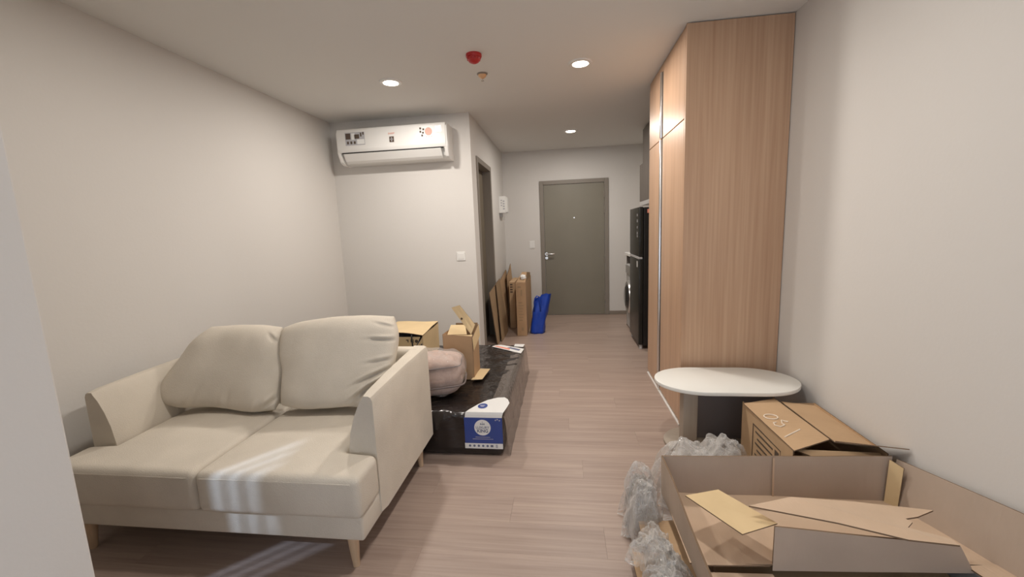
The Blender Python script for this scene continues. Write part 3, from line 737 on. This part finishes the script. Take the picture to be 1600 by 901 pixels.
# printed strip at the far end of the wrapping
b = B(); sheet(b, [(-0.72, 3.66, mz+0.008), (-0.385, 3.42, mz+0.008), (-0.37, 3.55, mz+0.010), (-0.60, 3.68, mz+0.010)], 0.001)
s2 = link('label', b, [M['whiteink'], M['whiteink']], t)
b = B()
sheet(b, [(-0.66, 3.635, mz+0.0095), (-0.50, 3.52, mz+0.0095), (-0.50, 3.56, mz+0.0100), (-0.63, 3.645, mz+0.0100)], 0.0008)
link('label_stripe', b, [M['redink'], M['redink']], s2)
b = B()
sheet(b, [(-0.53, 3.585, mz+0.0105), (-0.41, 3.49, mz+0.0105), (-0.40, 3.53, mz+0.0108), (-0.50, 3.60, mz+0.0108)], 0.0008)
link('label_stripe', b, [M['greyink'], M['greyink']], s2)
link('label_tab', sheet(B(), [(-0.47, 3.62, mz+0.012), (-0.385, 3.60, mz+0.012), (-0.375, 3.69, mz+0.012), (-0.47, 3.70, mz+0.012)], 0.001), [M['whiteink'], M['whiteink']], s2)

# ------------------------------------------------------------------ things on the mattress
T0 = mz+0.013
# bedding bag
bc, br = (-0.985, 2.545), math.radians(9)
t = empty('bedding_bag', (bc[0], bc[1], T0), 'clear zipped bag of folded pinkish-brown quilt lying on the black mattress', 'bedding')
b = blob(B(), (bc[0], bc[1], T0+0.134), (0.300, 0.168, 0.130), br, 3.6, 6, 0.014, 9, 2, T0+0.002)
for v in b.verts:   # folded edges on the front
    f = math.sin((v.co.z-T0)*60); v.co.y -= 0.006*f*(1 if v.co.y < bc[1] else 0)
link('quilt', b, M['quilt'], t, smooth=True)
b = blob(B(), (bc[0], bc[1], T0+0.138), (0.309, 0.178, 0.137), br, 3.8, 6, 0.022, 14, 5, T0+0.001)
link('plastic_cover', b, M['film'], t, smooth=True)
for zc, tw in ((0.080, 0.006), (0.205, 0.004)):
    b = B(); pts = []
    for k in range(65):
        a = 2*math.pi*k/64; ca, sa = math.cos(a), math.sin(a)
        kk = (abs(ca)**4+abs(sa)**4)**(-0.25); sc_ = 1.0 if zc < 0.15 else 0.93
        x, y = ca*kk*0.311*sc_, sa*kk*0.180*sc_
        pts.append((bc[0]+x*math.cos(br)-y*math.sin(br), bc[1]+x*math.sin(br)+y*math.cos(br), T0+zc+0.006*math.sin(a*5)))
    link('zip_band', tube(b, pts, tw, 6), M['zip'], t, smooth=True)
b = B(); sheet(b, [(-1.17, 2.56, T0+0.276), (-0.98, 2.57, T0+0.280), (-0.99, 2.66, T0+0.276), (-1.17, 2.64, T0+0.272)], 0.001, 6, 0.006)
link('paper_insert', b, [M['whiteink'], M['whiteink']], t)

# appliance carton with a torn front
cx0, cx1, c0, c1, cz = -1.56, -1.172, 3.16, 3.58, 0.535
t = empty('appliance_carton', ((cx0+cx1)/2, 3.37, T0), 'low brown carton with torn printed front and a black cable, behind the sofa', 'box')
link('side_panel', sheet(B(), [(cx1, c0, T0), (cx1, c1, T0), (cx1, c1, cz-0.01), (cx1, c0, cz-0.02)], 0.004, 6, 0.01), [M['cardpale'], M['cardedge']], t)
link('side_panel', sheet(B(), [(cx0, c0, T0), (cx0, c1, T0), (cx0, c1, cz-0.01), (cx0, c0, cz-0.02)], 0.004, 4, 0.006), [M['cardpale'], M['cardedge']], t)
link('back_panel', sheet(B(), [(cx0, c1, T0), (cx1, c1, T0), (cx1, c1, cz), (cx0, c1, cz)], 0.004), [M['cardpale'], M['cardedge']], t)
link('top_flap', sheet(B(), [(cx0, c0-0.01, cz), (cx1+0.005, c0-0.01, cz-0.012), (cx1+0.005, c1, cz+0.004), (cx0, c1, cz+0.004)], 0.005, 12, 0.010, curve=lambda u, v: 0.012*math.sin(u*3.1)*(1-v)), [M['cardpale'], M['cardedge']], t)
fp = link('front_panel', sheet(B(), [(cx0, c0, cz-0.125), (cx1-0.07, c0, cz-0.125), (cx1-0.02, c0, cz-0.03), (cx0, c0, cz-0.03)], 0.004), [M['cardpale'], M['cardedge']], t)
link('front_panel', ngon_sheet(B(), [(cx1-0.13, c0-0.002, T0), (cx1, c0-0.002, T0), (cx1, c0-0.002, cz-0.03), (cx1-0.05, c0-0.002, cz-0.10)], 0.004), [M['cardpale'], M['cardedge']], t)
link('appliance_casing', bx(cx0+0.02, cx1-0.04, c0+0.02, c1-0.03, T0+0.002, cz-0.06, 0.02, 3), M['greyink'], t)
b = B()
for (xa, za, w, h) in ((-1.305, 0.458, 0.008, 0.024), (-1.318, 0.474, 0.016, 0.008), (-1.278, 0.458, 0.007, 0.024), (-1.258, 0.454, 0.006, 0.030)): box(b, xa, xa+w, c0-0.0035, c0-0.002, za, za+h)
cyl(b, (-1.228, c0-0.002, 0.468), (-1.228, c0-0.004, 0.468), 0.014, 0.014, 14)
link('carton_print', b, M['ink'], fp)
b = B(); pts = [(-1.262, c0-0.012, 0.528), (-1.262, c0-0.016, 0.50), (-1.259, c0-0.018, 0.46), (-1.256, c0-0.022, 0.42), (-1.248, c0-0.026, 0.39), (-1.225, c0-0.028, 0.372), (-1.20, c0-0.026, 0.385), (-1.188, c0-0.022, 0.42), (-1.178, c0-0.018, 0.45)]
link('cable', tube(b, pts, 0.0055, 8), M['black'], t, smooth=True)

# open carton with raised flaps
t = empty('open_carton', (-0.76, 2.88, T0), 'small brown carton with flaps standing open, behind the bedding bag', 'box')
ox0, ox1, o0, o1 = -0.878, -0.662, 2.775, 2.985
cm = [M['cardorange'], M['cardedge']]
link('front_panel', sheet(B(), [(ox0, o0, T0), (ox1, o0, T0), (ox1, o0, 0.607), (ox0, o0, 0.625)], 0.004, 3, 0.004), cm, t)
link('side_panel', ngon_sheet(B(), [(ox1, o0, T0), (ox1, o1, T0), (ox1, o1, 0.60), (ox1, o0+0.03, 0.56), (ox1, o0, 0.585)], 0.004), cm, t)
link('side_panel', sheet(B(), [(ox0, o0, T0), (ox0, o1, T0), (ox0, o1, 0.615), (ox0, o0, 0.625)], 0.004), cm, t)
link('back_panel', sheet(B(), [(ox0, o1, T0), (ox1, o1, T0), (ox1, o1, 0.66), (ox0+0.045, o1, 0.66)], 0.004), [M['carddark'], M['cardedge']], t)
link('flap', sheet(B(), [(-0.737, 2.765, 0.840), (-0.797, 2.765, 0.822), (-0.665, 2.765, 0.625), (-0.640, 2.80, 0.690)], 0.005, 2, 0.0), [M['cardpale'], M['cardedge']], t)
link('flap', sheet(B(), [(ox1+0.003, o0-0.01, 0.598), (ox1+0.006, o1, 0.650), (ox1+0.012, o1, 0.56), (ox1+0.008, o0-0.01, 0.50)], 0.004), [M['cardpale'], M['cardedge']], t)
link('flap', sheet(B(), [(ox0+0.02, o1-0.05, 0.655), (ox0+0.13, o1-0.05, 0.655), (ox0+0.16, o0+0.08, 0.60), (ox0+0.01, o0+0.08, 0.60)], 0.004), [M['cardpale'], M['cardedge']], t)
link('flap', sheet(B(), [(ox1-0.012, o0-0.05, T0+0.014), (ox1+0.065, o0-0.03, T0+0.012), (ox1+0.085, o0+0.19, T0+0.012), (ox1+0.008, o0+0.19, T0+0.014)], 0.004), [M['cardpale'], M['cardedge']], t)
b = B(); cyl(b, (-0.727, 2.7625, 0.742), (-0.727, 2.760, 0.742), 0.008, 0.008, 12)
link('carton_print', b, M['ink'], t)
link('inner_sheet', sheet(B(), [(ox0+0.03, o0+0.04, 0.50), (ox1-0.03, o0+0.04, 0.50), (ox1-0.04, o1-0.03, 0.58), (ox0+0.03, o1-0.03, 0.58)], 0.004, 6, 0.03), [M['cardpale'], M['cardedge']], t)

# ------------------------------------------------------------------ corridor cartons and bag
t = empty('flat_carton', (-0.54, 5.3, 0), 'tall slim brown carton with printing on its edge, standing next to the blue bag', 'box', 'flat cartons stored along the corridor wall')
link('body', bx(-0.605, -0.478, 5.055, 5.92, 0.0, 0.690, 0.002, 1), M['cardorange'], t)
marks('carton_print', [(-0.575, -0.530+0.01*((k*7) % 3), 5.0538, 5.055, 0.20+k*0.038, 0.212+k*0.038) for k in range(7)]
    + [(-0.58, -0.54, 5.0538, 5.055, 0.625, 0.645), (-0.545, -0.525, 5.0538, 5.055, 0.52, 0.60), (-0.545, -0.52, 5.0538, 5.055, 0.07, 0.11)], M['carddark'], t)
link('flap', sheet(B(), [(-0.60, 5.07, 0.692), (-0.48, 5.07, 0.692), (-0.480, 5.30, 0.800), (-0.540, 5.30, 0.800)], 0.004), [M['cardorange'], M['cardedge']], t)
link('flap', sheet(B(), [(-0.480, 5.10, 0.690), (-0.480, 5.80, 0.690), (-0.478, 5.80, 0.745), (-0.478, 5.30, 0.80)], 0.004), [M['carddark'], M['cardedge']], t)
b = blob(B(), (-0.515, 5.16, 0.745), (0.032, 0.04, 0.032), 0, 2, 3, 0.012, 40, 3, None, True, False)
link('foam_piece', b, M['whiteplastic'], t)
t = empty('flat_carton', (-0.715, 5.7, 0), 'slim pale carton with dark printing, standing left of the tall carton', 'box', 'flat cartons stored along the corridor wall')
link('body', bx(-0.750, -0.668, 5.49, 6.02, 0.0, 0.645, 0.002, 1), M['card'], t)
b = B()
for k in range(4): box(b, -0.735, -0.70, 5.4888, 5.49, 0.50+k*0.034, 0.518+k*0.034)
link('carton_print', b, M['ink'], t)
sheets = [
 ([(-0.800, 4.66, 0.0), (-0.800, 5.30, 0.0), (-0.866, 5.30, 0.700), (-0.862, 4.60, 0.640)], 'nearest flattened brown carton leaning against the bathroom door frame', 'carddark'),
 ([(-0.770, 4.78, 0.0), (-0.765, 5.32, 0.0), (-0.850, 5.32, 0.720), (-0.840, 4.98, 0.690)], 'dark flattened carton second from the bathroom door frame', 'carddark'),
 ([(-0.790, 5.36, 0.0), (-0.790, 6.10, 0.0), (-0.868, 6.10, 0.760), (-0.848, 5.32, 0.690)], 'flattened carton third along the corridor wall, standing taller', 'card'),
 ([(-0.765, 5.52, 0.0), (-0.765, 6.25, 0.0), (-0.815, 6.25, 0.840), (-0.803, 5.72, 0.700)], 'tallest flattened carton farthest along the corridor wall with a pointed corner', 'card')]
for i, (p, lab, mk) in enumerate(sheets):
    tag(link('flattened_carton', sheet(B(), p, 0.008, 8, 0.006, i*5), [M[mk], M['cardedge']], auto=30), lab, 'cardboard', 'flattened cartons along the corridor wall')
# blue tote bag
t = empty('tote_bag', (-0.34, 5.2, 0), 'bright blue woven plastic bag standing on the corridor floor', 'bag')
b = B(); rings = []
for i in range(15):
    f = i/14; z = 0.49*f
    x0_, x1_ = -0.453+0.075*f, -0.262+0.10*f**1.5
    cx_, hx = (x0_+x1_)/2, (x1_-x0_)/2; hy = 0.09-0.035*f
    ring = []
    for k in range(32):
        a = 2*math.pi*k/32; ca, sa = math.cos(a), math.sin(a); kk = (abs(ca)**3+abs(sa)**3)**(-1/3)
        w = 0.014*noise.noise(Vector((ca*2, sa*2, z*9)))
        top = (0.035*noise.noise(Vector((ca*1.7+3, sa*1.7, 1))) - 0.03*(ca < -0.3)+0.02*ca) if i > 11 else 0
        ring.append(b.verts.new((cx_+ca*kk*(hx+w), 5.24+sa*kk*(hy+w), z+top*(i-11)/3 if i > 11 else z)))
    rings.append(ring)
for a, c in zip(rings, rings[1:]):
    for k in range(32): b.faces.new((a[k], a[(k+1) % 32], c[(k+1) % 32], c[k]))
b.faces.new(rings[0][::-1])
link('bag_body', b, M['bluebag'], t, smooth=True)
link('strap', tube(B(), [(-0.385, 5.165, 0.30), (-0.383, 5.15, 0.42), (-0.372, 5.14, 0.47), (-0.345, 5.14, 0.505), (-0.318, 5.145, 0.49), (-0.310, 5.15, 0.43), (-0.305, 5.155, 0.30)], 0.008, 8), M['bluebag'], t, smooth=True)

# ------------------------------------------------------------------ side table
t = empty('side_table', (0.93, 2.42, 0), 'white oval-topped side table on a taupe column beside the wardrobe', 'table')
def stadium(x0, x1, y0, y1, z0, z1, bev):
    r = (y1-y0)/2; cy = (y0+y1)/2; pts = []
    rx = r*1.25
    for k in range(25):
        a = -math.pi/2+math.pi*k/24; pts.append((x1-rx+rx*math.cos(a), cy+r*math.sin(a), z0))
    for k in range(25):
        a = math.pi/2+math.pi*k/24; pts.append((x0+rx+rx*math.cos(a), cy+r*math.sin(a), z0))
    return prism(B(), pts, (0, 0, z1-z0), bev, 2)
link('tabletop', stadium(0.535, 1.332, 2.226, 2.640, 0.408, 0.430, 0.004), M['tabletop'], t, auto=40)
link('leg', bx(0.664, 0.745, 2.30, 2.375, 0.02, 0.408, 0.006, 3), M['taupeleg'], t, auto=40)
link('rear_panel', bx(0.745, 1.24, 2.50, 2.52, 0.02, 0.408, 0.003), M['tablegrey'], t)
link('base', stadium(0.60, 1.10, 2.26, 2.66, 0.0, 0.020, 0.004), M['taupeleg'], t, auto=40)

# ------------------------------------------------------------------ box with handwriting
t = empty('long_carton', (1.13, 1.97, 0), 'long brown carton with 150 handwritten on its top, pushed under the side table', 'box')
q0, q1 = 1.735, 2.235
cc = [M['card'], M['cardedge']]
link('side_panel', sheet(B(), [(0.955, q0, 0), (0.957, q1, 0), (0.957, q1, 0.378), (0.953, q0, 0.378)], 0.005), cc, t)
link('side_panel', sheet(B(), [(1.315, q0, 0), (1.315, q1, 0), (1.315, q1, 0.375), (1.315, q0, 0.375)], 0.005), cc, t)
link('front_panel', sheet(B(), [(0.955, q0+0.012, 0), (1.315, q0+0.012, 0), (1.315, q0+0.012, 0.34), (0.955, q0+0.012, 0.34)], 0.005), cc, t)
link('back_panel', sheet(B(), [(0.957, q1, 0), (1.315, q1, 0), (1.315, q1, 0.372), (0.957, q1, 0.372)], 0.005), cc, t)
tf = link('top_flap', sheet(B(), [(0.948, 1.722, 0.383), (1.130, 1.800, 0.396), (1.130, 2.262, 0.384), (0.945, 2.198, 0.380)], 0.005, 4, 0.002), cc, t)
link('top_flap', sheet(B(), [(1.142, 1.786, 0.393), (1.330, 1.800, 0.362), (1.322, 2.225, 0.360), (1.150, 2.235, 0.378)], 0.005, 4, 0.002), cc, t)
link('torn_flap', ngon_sheet(B(), [(1.142, 1.783, 0.399), (1.342, 1.672, 0.431), (1.332, 1.810, 0.367)], 0.004), cc, t)
link('end_flap', sheet(B(), [(0.965, q0+0.02, 0.372), (1.30, q0+0.02, 0.366), (1.29, q0-0.025, 0.355), (1.02, q0-0.02, 0.362)], 0.004), [M['carddark'], M['cardedge']], t)
def stroke(pts, z=0.3935):
    return tube(B(), [(x, y, 0.3855+(x-0.948)*0.071+0.0010-(y-1.735)*0.024*max(0, (x-0.948)/0.18)) for x, y in pts], 0.0030, 6)
link('digit_one', stroke([(0.966, 1.832), (1.010, 1.862), (1.064, 1.898)]), M['chalk'], tf)
link('digit_five', stroke([(1.052, 1.975), (1.030, 1.992), (1.018, 1.960), (1.022, 1.945), (0.996, 1.928), (0.978, 1.942), (0.984, 1.968), (0.998, 1.972)]), M['chalk'], tf)
link('digit_zero', stroke([(1.002+0.030*math.cos(2*math.pi*k/20), 2.032+0.026*math.sin(2*math.pi*k/20)) for k in range(21)]), M['chalk'], tf)
b = B(); xx = 0.9518
for (ya, yb, za, zb) in ((1.83, 2.10, 0.315, 0.320), (1.83, 2.10, 0.12, 0.125), (1.83, 1.834, 0.12, 0.32), (2.096, 2.10, 0.12, 0.32)): box(b, xx-0.0008, xx+0.0005, ya, yb, za, zb)
for k in range(5): box(b, xx-0.0008, xx+0.0005, 1.90, 2.07-0.02*(k % 2), 0.285-k*0.03, 0.293-k*0.03)
for k in range(3): box(b, xx-0.0008, xx+0.0005, 1.845, 1.88, 0.27-k*0.045, 0.30-k*0.045)
link('printed_panel', b, M['ink'], t)

# ------------------------------------------------------------------ big open cardboard tray
t = empty('cardboard_tray', (0.85, 1.35, 0.0), 'large open shallow cardboard tray in the foreground by the right wall', 'box')
cg = [M['cardcool'], M['cardedge']]
BK = 1.695
ct = [M['cardtan'], M['cardedge']]
link('tray_floor', sheet(B(), [(0.410, 1.305, 0.192), (1.315, 1.290, 0.265), (1.300, BK, 0.190), (0.410, BK, 0.190)], 0.005, 8, 0.005), ct, t)
link('tray_floor', sheet(B(), [(1.225, 0.86, 0.335), (1.328, 0.86, 0.350), (1.316, 1.292, 0.266), (1.225, 1.286, 0.258)], 0.005, 4, 0.003), ct, t)
link('tray_floor', sheet(B(), [(0.425, 0.88, 0.172), (0.668, 0.88, 0.172), (0.668, 1.290, 0.186), (0.424, 1.276, 0.186)], 0.005, 4, 0.003), ct, t)
link('crease_tape', sheet(B(), [(0.853, BK-0.006, 0.192), (0.861, BK-0.006, 0.192), (0.858, BK-0.004, 0.368), (0.850, BK-0.004, 0.368)], 0.001), ct, t)
link('back_panel', sheet(B(), [(0.410, BK, 0.185), (1.300, BK, 0.183), (1.303, BK+0.005, 0.385), (0.405, BK+0.005, 0.358)], 0.006, 10, 0.006, 3), cg, t)
link('side_panel', sheet(B(), [(0.412, BK, 0.185), (0.425, 0.90, 0.190), (0.395, 0.90, 0.370), (0.405, BK, 0.360)], 0.006, 10, 0.006, 7), cg, t)
link('side_panel', sheet(B(), [(1.300, BK, 0.185), (1.325, 0.86, 0.345), (1.340, 0.86, 0.545), (1.322, BK, 0.375)], 0.006, 10, 0.004, 2), cg, t)
link('corner_flap', sheet(B(), [(1.278, BK-0.012, 0.188), (1.296, BK-0.055, 0.188), (1.300, BK-0.060, 0.372), (1.284, BK-0.012, 0.380)], 0.004, 2, 0), [M['cardpale'], M['cardedge']], t)
link('inner_flap', sheet(B(), [(0.672, 1.302, 0.190), (1.238, 1.278, 0.246), (1.165, 1.250, 0.360), (0.668, 1.296, 0.358)], 0.006, 8, 0.004, 5), cg, t)
link('inner_flap', sheet(B(), [(0.425, 1.285, 0.205), (0.665, 1.302, 0.205), (0.668, 1.60, 0.200), (0.420, 1.60, 0.200)], 0.005, 4, 0.003, 5), ct, t)
lf = ngon_sheet(B(), [(0.617, 1.364, 0.376), (0.860, 1.298, 0.376), (1.022, 1.243, 0.372), (1.155, 1.238, 0.366), (1.150, 1.262, 0.368), (1.062, 1.300, 0.370), (1.094, 1.325, 0.371), (1.085, 1.340, 0.371), (1.130, 1.352, 0.371), (1.207, 1.392, 0.368), (0.980, 1.425, 0.366), (0.786, 1.433, 0.368)], 0.005)
tag(link('cardboard_offcut', lf, [M['cardtan'], M['cardedge']]), 'long torn tan cardboard strip lying across the open tray', 'cardboard')
yp = ngon_sheet(B(), [(0.430, 1.441, 0.352), (0.573, 1.517, 0.330), (0.698, 1.337, 0.335), (0.557, 1.265, 0.345)], 0.004)
tag(link('cardboard_offcut', yp, [M['cardpale'], M['cardedge']]), 'smooth pale yellow cardboard sheet resting on the left edge of the tray', 'cardboard')
# packing under the tray
t = empty('under_tray_carton', (0.86, 1.3, 0), 'flattened cardboard stack supporting the open tray from below', 'cardboard')
for k in range(6):
    z = 0.018+k*0.026
    link('layer', sheet(B(), [(0.50, 0.95, z), (1.25, 0.95, z), (1.25, 1.62, z), (0.50, 1.62, z)], 0.018, 4, 0.006, k), [M['carddark'], M['cardedge']], t)
sh = [([(0.292, 1.605, 0.105), (0.455, 1.620, 0.105), (0.455, 1.20, 0.110), (0.285, 1.20, 0.110)], 'upper torn cardboard sheet sticking out left of the tray', 0.010),
      ([(0.240, 1.520, 0.055), (0.440, 1.540, 0.055), (0.440, 1.15, 0.060), (0.255, 1.15, 0.060)], 'lower torn cardboard sheet sticking out left of the tray near the floor', 0.010)]
for i, (p, lab, th) in enumerate(sh):
    tag(link('cardboard_sheet', sheet(B(), p, th, 10, 0.008, i*3), [M['card'], M['cardedge']]), lab, 'cardboard')

# ------------------------------------------------------------------ bubble wrap
def crumple(name, lobes, label, seed):
    """loose film: several thin open sheets bunched over each other, every one with its own folds and ragged rim"""
    b = B(); N = 70
    for i, (c, s, r) in enumerate(lobes):
        for k in range(3):
            sd = seed+i*5.3+k*11.7; sc = 1.0-0.13*k; g = []
            for a in range(N+1):
                row_ = []
                for q in range(N+1):
                    u, v = 2*a/N-1, 2*q/N-1
                    R_ = max(abs(u), abs(v))*(0.35+0.65*min(1, (u*u+v*v)**0.5/max(1e-6, max(abs(u), abs(v)))/1.2))
                    th = math.atan2(v, u)
                    rim = 1+0.22*noise.noise(Vector((math.cos(th)*2, math.sin(th)*2, sd)))
                    p = Vector((u*s[0]*sc*rim*1.08, v*s[1]*sc*rim*1.08, 0))
                    t = min(1.0, (u*u+v*v)**0.5/1.12)
                    h = (1-t**3.4)
                    n1 = noise.noise(Vector((u*1.7, v*1.7, sd)))
                    f1 = 1-abs(noise.noise(Vector((u*2.6+n1*1.5, v*2.6, sd+3))))*2.2
                    f2 = 1-abs(noise.noise(Vector((u*6+n1*2, v*6-n1, sd+7))))*2.2
                    f3 = 1-abs(noise.noise(Vector((u*13+f1, v*13, sd+9))))*2
                    z = s[2]*(1.0-0.16*k)*(h*(0.95+0.28*n1)) + 0.017*f1*min(1, h+0.4)+0.012*f2+0.002*f3-0.02
                    p += Vector((0.03*noise.noise(Vector((u*3, v*3, sd+20))), 0.03*noise.noise(Vector((u*3, v*3, sd+30))), 0))
                    cr, sr = math.cos(r+k*0.5), math.sin(r+k*0.5)
                    row_.append(b.verts.new((c[0]+p.x*cr-p.y*sr, c[1]+p.x*sr+p.y*cr, max(0.004+0.003*(f3+1), c[2]+z))))
                g.append(row_)
            for a in range(N):
                for q in range(N):
                    b.faces.new((g[a][q], g[a+1][q], g[a+1][q+1], g[a][q+1]))
    o = link(name, b, M['wrap'], smooth=True); tag(o, label, 'bubble wrap'); return o
crumple('bubble_wrap', [((0.59, 1.915, 0.0), (0.16, 0.14, 0.315), 0.1), ((0.745, 1.96, 0.0), (0.13, 0.15, 0.325), 0.1)], 'crumpled clear bubble wrap heaped behind the tray under the side table', 1.0)
crumple('bubble_wrap', [((0.322, 1.64, 0.0), (0.062, 0.09, 0.27), 0.05), ((0.325, 1.77, 0.0), (0.070, 0.06, 0.27), 0.1)], 'crumpled clear plastic wrap bulging out along the left side of the tray', 5.0)
crumple('bubble_wrap', [((0.325, 1.37, 0.115), (0.052, 0.13, 0.12), 0.0), ((0.325, 1.22, 0.118), (0.052, 0.10, 0.12), 0.0)], 'shiny crumpled plastic wrap lying on the torn cardboard at the lower left of the tray', 8.0)
